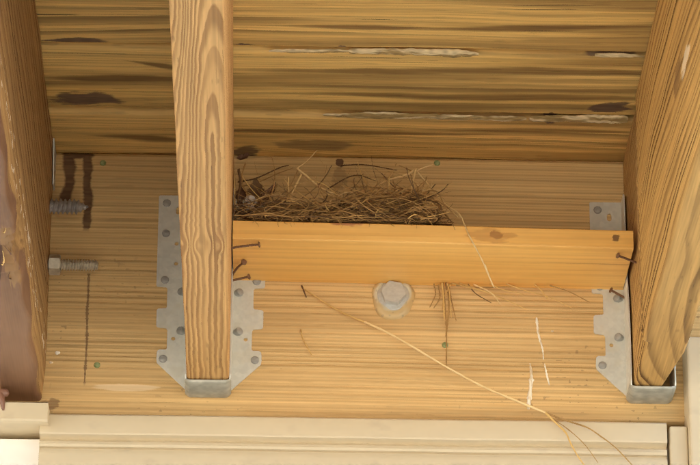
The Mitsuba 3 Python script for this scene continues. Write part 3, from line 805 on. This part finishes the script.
for ctrl, w, mat in (
        ([(.0770, -.050, .2240), (.0850, -.052, .2165), (.1000, -.055, .2020), (.1185, -.058, .1930)], .0014, 'mat_pale_straw'),
        ([(.0770, -.050, .2242), (.0850, -.045, .2330), (.0955, -.040, .2475)], .0006, 'mat_pale_straw'),
        ([(.0690, -.055, .2130), (.0700, -.058, .1900), (.0706, -.062, .1690)], .0011, 'mat_pale_straw'),
        ([(.0810, -.050, .2180), (.0735, -.054, .1990), (.0675, -.060, .1780)], .0011, 'mat_pale_straw'),
        ([(.0780, -.050, .2230), (.0720, -.050, .2080), (.0600, -.052, .1880)], .0006, 'mat_dry_grass'),
        ([(.1850, -.050, .2246), (.1770, -.052, .2185), (.1600, -.056, .2110), (.1510, -.060, .2040)], .0013, 'mat_pale_straw'),
        ([(.1855, -.052, .2250), (.1830, -.055, .2110), (.1790, -.060, .1950), (.1650, -.064, .1850)], .0011, 'mat_pale_straw'),
        ([(.1860, -.050, .2240), (.1980, -.052, .2080), (.2120, -.060, .1860), (.2225, -.070, .1690)], .0009, 'mat_pale_straw'),
        ([(.1850, -.046, .2240), (.1930, -.048, .2280), (.2010, -.050, .2300)], .0008, 'mat_pale_straw'),
        ([(.1840, -.048, .2230), (.1780, -.048, .2265), (.1700, -.050, .2290)], .0007, 'mat_dry_grass'),
        ([(.1749, -.060, .2010), (.1690, -.066, .1880), (.1603, -.074, .1690)], .0010, 'mat_pale_straw'),
        ([(.1800, -.050, .2030), (.1950, -.055, .2025), (.2080, -.060, .2000)], .0009, 'mat_pale_straw'),
        ([(.1500, -.060, .1930), (.1750, -.055, .2010), (.2000, -.060, .1890), (.2180, -.068, .1640)], .0011, 'mat_dry_grass'),
        ([(.1400, -.050, .1980), (.1650, -.050, .2060), (.1960, -.055, .1980), (.2140, -.060, .1740)], .0009, 'mat_dry_grass'),
        ([(.1800, -.070, .1700), (.1880, -.072, .1880), (.2020, -.074, .1930), (.2120, -.074, .1760)], .0009, 'mat_dry_grass'),
        ([(.0480, -.065, .1900), (.0640, -.066, .1880), (.0830, -.070, .1760), (.1000, -.072, .1700)], .0011, 'mat_pale_straw'),
        ([(.0300, -.070, .1740), (.0450, -.068, .1860), (.0620, -.070, .1880), (.0800, -.074, .1790)], .0009, 'mat_pale_straw'),
        ([(.0230, -.030, .2190), (.0400, -.030, .2230), (.0620, -.022, .2380), (.0700, -.018, .2420)], .0008, 'mat_dark_grass'),
        ([(.0250, -.032, .2130), (.0420, -.030, .2190), (.0600, -.024, .2310), (.0740, -.018, .2395)], .0006, 'mat_dry_grass'),
        ([(.0240, -.060, .2180), (.0260, -.060, .2030), (.0240, -.062, .1850), (.0330, -.066, .1740)], .0012, 'mat_dark_grass'),
        ([(.0300, -.050, .2280), (.0270, -.055, .2120), (.0310, -.060, .1960), (.0440, -.066, .1850)], .0009, 'mat_dry_grass'),
        ([(.0590, -.050, .2070), (.0550, -.054, .1940), (.0530, -.060, .1760)], .0009, 'mat_dry_grass'),
        ([(.1180, -.020, .2420), (.1400, -.020, .2430), (.1700, -.022, .2370)], .0007, 'mat_dark_grass'),
        ([(.1060, -.016, .2200), (.1300, -.018, .2330), (.1500, -.020, .2270)], .0006, 'mat_dark_grass'),
        ([(.0980, -.060, .1780), (.1100, -.062, .1880), (.1250, -.066, .1940), (.1370, -.070, .1800)], .0010, 'mat_pale_straw'),
        ([(.1170, -.068, .1690), (.1260, -.070, .1830), (.1410, -.072, .1890), (.1560, -.074, .1770)], .0009, 'mat_dry_grass'),
        ([(.1260, -.066, .1760), (.1460, -.068, .1690), (.1700, -.072, .1740), (.1960, -.076, .1660)], .0009, 'mat_pale_straw')):
    put('straw', straw(ctrl, w * 1.25, 16, .6), mat, nest, smooth=True)
# an arched loop of straws leaves the nest on the right and hangs in front of the shelf
blade = [(.2120, -.064, .1830), (.2230, -.088, .1640), (.2295, -.1010, .1400), (.2390, -.1030, .1190), (.2440, -.1030, .1080)]
put('straw', straw(blade, .0010, 16, .8), 'mat_pale_straw', nest, smooth=True)
put('straw', straw([(.2440, -.1030, .1085), (.2465, -.1000, .1030), (.2500, -.098, .0950), (.2528, -.097, .0890)], .0012, 10, .5), 'mat_pale_straw', nest, smooth=True)
def leaf(c, L, W, ang, lean, seed, bend=.3):
    r = np.random.default_rng(seed)
    n, m = 12, 7
    s = np.linspace(0, 1, n)
    w = W * np.sin(np.pi * s ** .8) ** .8 * (1 + .15 * r.normal(size=n))
    V = []
    for i_ in range(n):
        for j_ in range(m):
            q = (j_ / (m - 1) - .5) * w[i_]
            V.append(((s[i_] - .5) * L, q, bend * q * q / max(W, 1e-6) * 3 + .12 * L * math.sin(s[i_] * 5 + seed) + .0006 * r.normal()))
    V = np.array(V)
    i_, j_ = np.meshgrid(np.arange(n - 1), np.arange(m - 1), indexing='ij')
    a = (i_ * m + j_).ravel()
    F = np.vstack([np.stack([a, a + m, a + m + 1], 1), np.stack([a, a + m + 1, a + 1], 1)])
    up = V.copy(); dn = V.copy(); dn[:, 2] -= .0005
    t = trimesh.Trimesh(np.vstack([up, dn]), np.vstack([F, F[:, ::-1] + len(V)]), process=False)
    R = trimesh.transformations.rotation_matrix(ang, [0, 1, 0]) @ trimesh.transformations.rotation_matrix(lean, [1, 0, 0])
    t.apply_transform(R); t.apply_translation(c)
    return t
for c, L, W, ang, lean, sd in (((.0490, -.062, .1905), .034, .010, -1.05, 1.35, 1), ((.0400, -.058, .1990), .020, .013, -1.6, 1.5, 2), ((.0280, -.050, .2350), .012, .007, -.2, 1.2, 3),
                               ((.0340, -.066, .1760), .022, .012, -.3, 1.4, 4), ((.0600, -.072, .1665), .022, .010, .1, 1.4, 5), ((.0260, -.052, .1950), .020, .009, -1.5, 1.6, 6)):
    put('leaf', leaf(c, L, W, ang, lean, sd), 'mat_leaf' if sd not in (2, 5) else 'mat_dark_grass', nest, smooth=True)
fl = trimesh.creation.icosphere(subdivisions=3, radius=1.0)
v = fl.vertices * np.array([.0055, .004, .0085]); v = v + fl.vertices * (.0022 * vnoise(v, 900, 8) + .0015 * vnoise(v, 1900, 9))[:, None]
fl.vertices = v + np.array([.0355, -.066, .1800]); put('down_tuft', fl, 'mat_down', nest, smooth=True, label='greyish white tuft of down at the left end of the nest')

# ---------------------------------------------------------------- loose stems
def stem_parts(k, items):
    for ctrl, w, mat, tp in items:
        put('stalk', straw(ctrl, w * 1.3, 22, tp), mat, k, smooth=True)
k = thing('dry_twig', 'long forked dry twig slanting across the ledger down over the trim', 'twig')
stem_parts(k, [
    ([(.1407, -.006, .0920), (.1600, -.010, .0810), (.1814, -.016, .0660), (.2110, -.018, .0465), (.2443, -.020, .0266), (.2740, -.023, .0120), (.3022, -.027, -.0015)], .0011, 'mat_pale_straw', .9),
    ([(.3022, -.027, -.0015), (.3110, -.027, -.0110), (.3197, -.027, -.0200), (.3239, -.027, -.0300), (.3300, -.027, -.0420), (.3420, -.026, -.0600)], .0010, 'mat_straw', .5),
    ([(.3022, -.027, -.0015), (.3180, -.028, -.0085), (.3380, -.028, -.0150), (.3500, -.028, -.0230), (.3641, -.028, -.0345), (.3800, -.027, -.0520)], .0008, 'mat_dry_grass', .5),
    ([(.3060, -.027, -.0055), (.3230, -.027, -.0180), (.3370, -.027, -.0320), (.3480, -.026, -.0480)], .0005, 'mat_dry_grass', .5),
    ([(.0860, -.004, .1240), (.1080, -.004, .1090), (.1250, -.005, .0990), (.1407, -.006, .0920)], .0006, 'mat_straw', 1.4)])

k = thing('grass_tuft', 'brown tuft of grass hanging below the shelf right of the sealed bolt', 'grass tuft')
stem_parts(k, [
    ([(.2120, -.010, .1300), (.2135, -.010, .1100), (.2150, -.009, .0850), (.2150, -.006, .0480)], .0011, 'mat_dry_grass', .5),
    ([(.2150, -.010, .1300), (.2175, -.010, .1150), (.2165, -.010, .0950), (.2145, -.008, .0780)], .0010, 'mat_dry_grass', .5),
    ([(.2080, -.010, .1280), (.2090, -.010, .1150), (.2035, -.010, .1050)], .0007, 'mat_dry_grass', .5),
    ([(.2170, -.010, .1290), (.2200, -.010, .1120), (.2240, -.009, .0930)], .0007, 'mat_dry_grass', .5),
    ([(.2110, -.012, .1290), (.2125, -.012, .1120), (.2130, -.010, .0930)], .0009, 'mat_straw', .5),
    ([(.2190, -.010, .1290), (.2130, -.010, .1150), (.2110, -.009, .1030)], .0008, 'mat_straw', .5),
    ([(.2160, -.012, .1290), (.2180, -.012, .1180), (.2195, -.010, .0960)], .0006, 'mat_straw', .5),
    ([(.2040, -.010, .1290), (.2050, -.010, .1180), (.2000, -.009, .1060)], .0006, 'mat_dry_grass', .5)])
for lab, items in (
        ('wispy dry straws poking out under the shelf between tuft and hanger', [
            ([(.2270, -.010, .1300), (.2480, -.014, .1210), (.2700, -.012, .1130), (.2880, -.008, .1060)], .0007, 'mat_straw', .5),
            ([(.2200, -.010, .1300), (.2360, -.014, .1240), (.2580, -.012, .1200), (.2760, -.008, .1205)], .0006, 'mat_straw', .5),
            ([(.2550, -.010, .1300), (.2650, -.014, .1230), (.2860, -.012, .1190)], .0006, 'mat_straw', .5),
            ([(.2700, -.010, .1300), (.2900, -.014, .1210), (.3080, -.010, .1180), (.3300, -.006, .1090)], .0006, 'mat_straw', .5),
            ([(.2400, -.010, .1290), (.2560, -.016, .1180), (.2640, -.014, .1080)], .0008, 'mat_pale_straw', .5),
            ([(.2240, -.012, .1270), (.2480, -.012, .1250), (.2780, -.010, .1280)], .0006, 'mat_dry_grass', .5),
            ([(.2960, -.010, .1300), (.3020, -.014, .1220), (.3080, -.012, .1140)], .0008, 'mat_straw', .6),
            ([(.3100, -.010, .1290), (.3260, -.014, .1220), (.3460, -.010, .1130)], .0006, 'mat_dry_grass', .6),
            ([(.2350, -.012, .1280), (.2420, -.012, .1190), (.2560, -.010, .1110)], .0005, 'mat_dark_grass', .6)]),
        ('short curved straw stuck to the ledger between hanger and bolt', [([(.0828, -.003, .0850), (.0845, -.004, .0760), (.0880, -.004, .0690), (.0930, -.003, .0600)], .0006, 'mat_straw', .7)]),
        ('tiny dark twig stub under the shelf left of the bolt', [([(.0830, -.006, .1270), (.0860, -.007, .1190), (.0875, -.006, .1150)], .0008, 'mat_dark_grass', .6)])):
    kk = thing('dry_straw', lab, 'straw')
    stem_parts(kk, items)

# ---------------------------------------------------------------- droppings and flecks on the ledger
def crust(pts, ws, seed):
    r = np.random.default_rng(seed)
    c = curve([(x, -.0002, z) for x, z in pts], 26)
    w = np.interp(np.linspace(0, 1, len(c)), np.linspace(0, 1, len(ws)), ws) * (1 + .22 * r.normal(size=len(c)))
    t = tube(c, np.maximum(w, .0002), 8)
    v = np.array(t.vertices); v[:, 1] = -.0002 + (v[:, 1] + .0002) * .35
    t.vertices = v
    return t
single('bird_dropping', crust([(.2915, .0560), (.2922, .0420), (.2905, .0260), (.2890, .0115)], [.0007, .0016, .0018, .0021, .0012], 3), 'mat_dropping', 'whitest thick vertical dropping streak low on the ledger', 'dropping', smooth=True)
single('bird_dropping', crust([(.2980, .1010), (.2995, .0850), (.3030, .0700), (.3035, .0600)], [.0009, .0012, .0009, .0007, .0004], 4), 'mat_dropping', 'upper faint dropping streak on the ledger below the shelf', 'dropping', smooth=True)
single('bird_dropping', crust([(.3045, .0560), (.3062, .0460), (.3085, .0350)], [.0004, .0008, .0011, .0003], 5), 'mat_dropping', 'thin slanted dropping streak right of the thick white one', 'dropping', smooth=True)
for (x, z, rr, lab) in ((-.1372, .0594, .0022, 'upper white paint fleck on the ledger beside the stained joist'), (-.1425, .0500, .0016, 'lower white paint fleck against the stained joist'), (.3120, .0880, .0011, 'tiny white fleck right of the dropping streaks')):
    f = trimesh.creation.icosphere(subdivisions=2, radius=1)
    f.vertices = f.vertices * np.array([rr, .0009, rr * .8]) * (1 + .2 * vnoise(f.vertices, 3, int(rr * 1e5)))[:, None] + np.array([x, -.0004, z])
    single('paint_fleck', f, 'mat_dropping', lab, 'fleck', smooth=True)
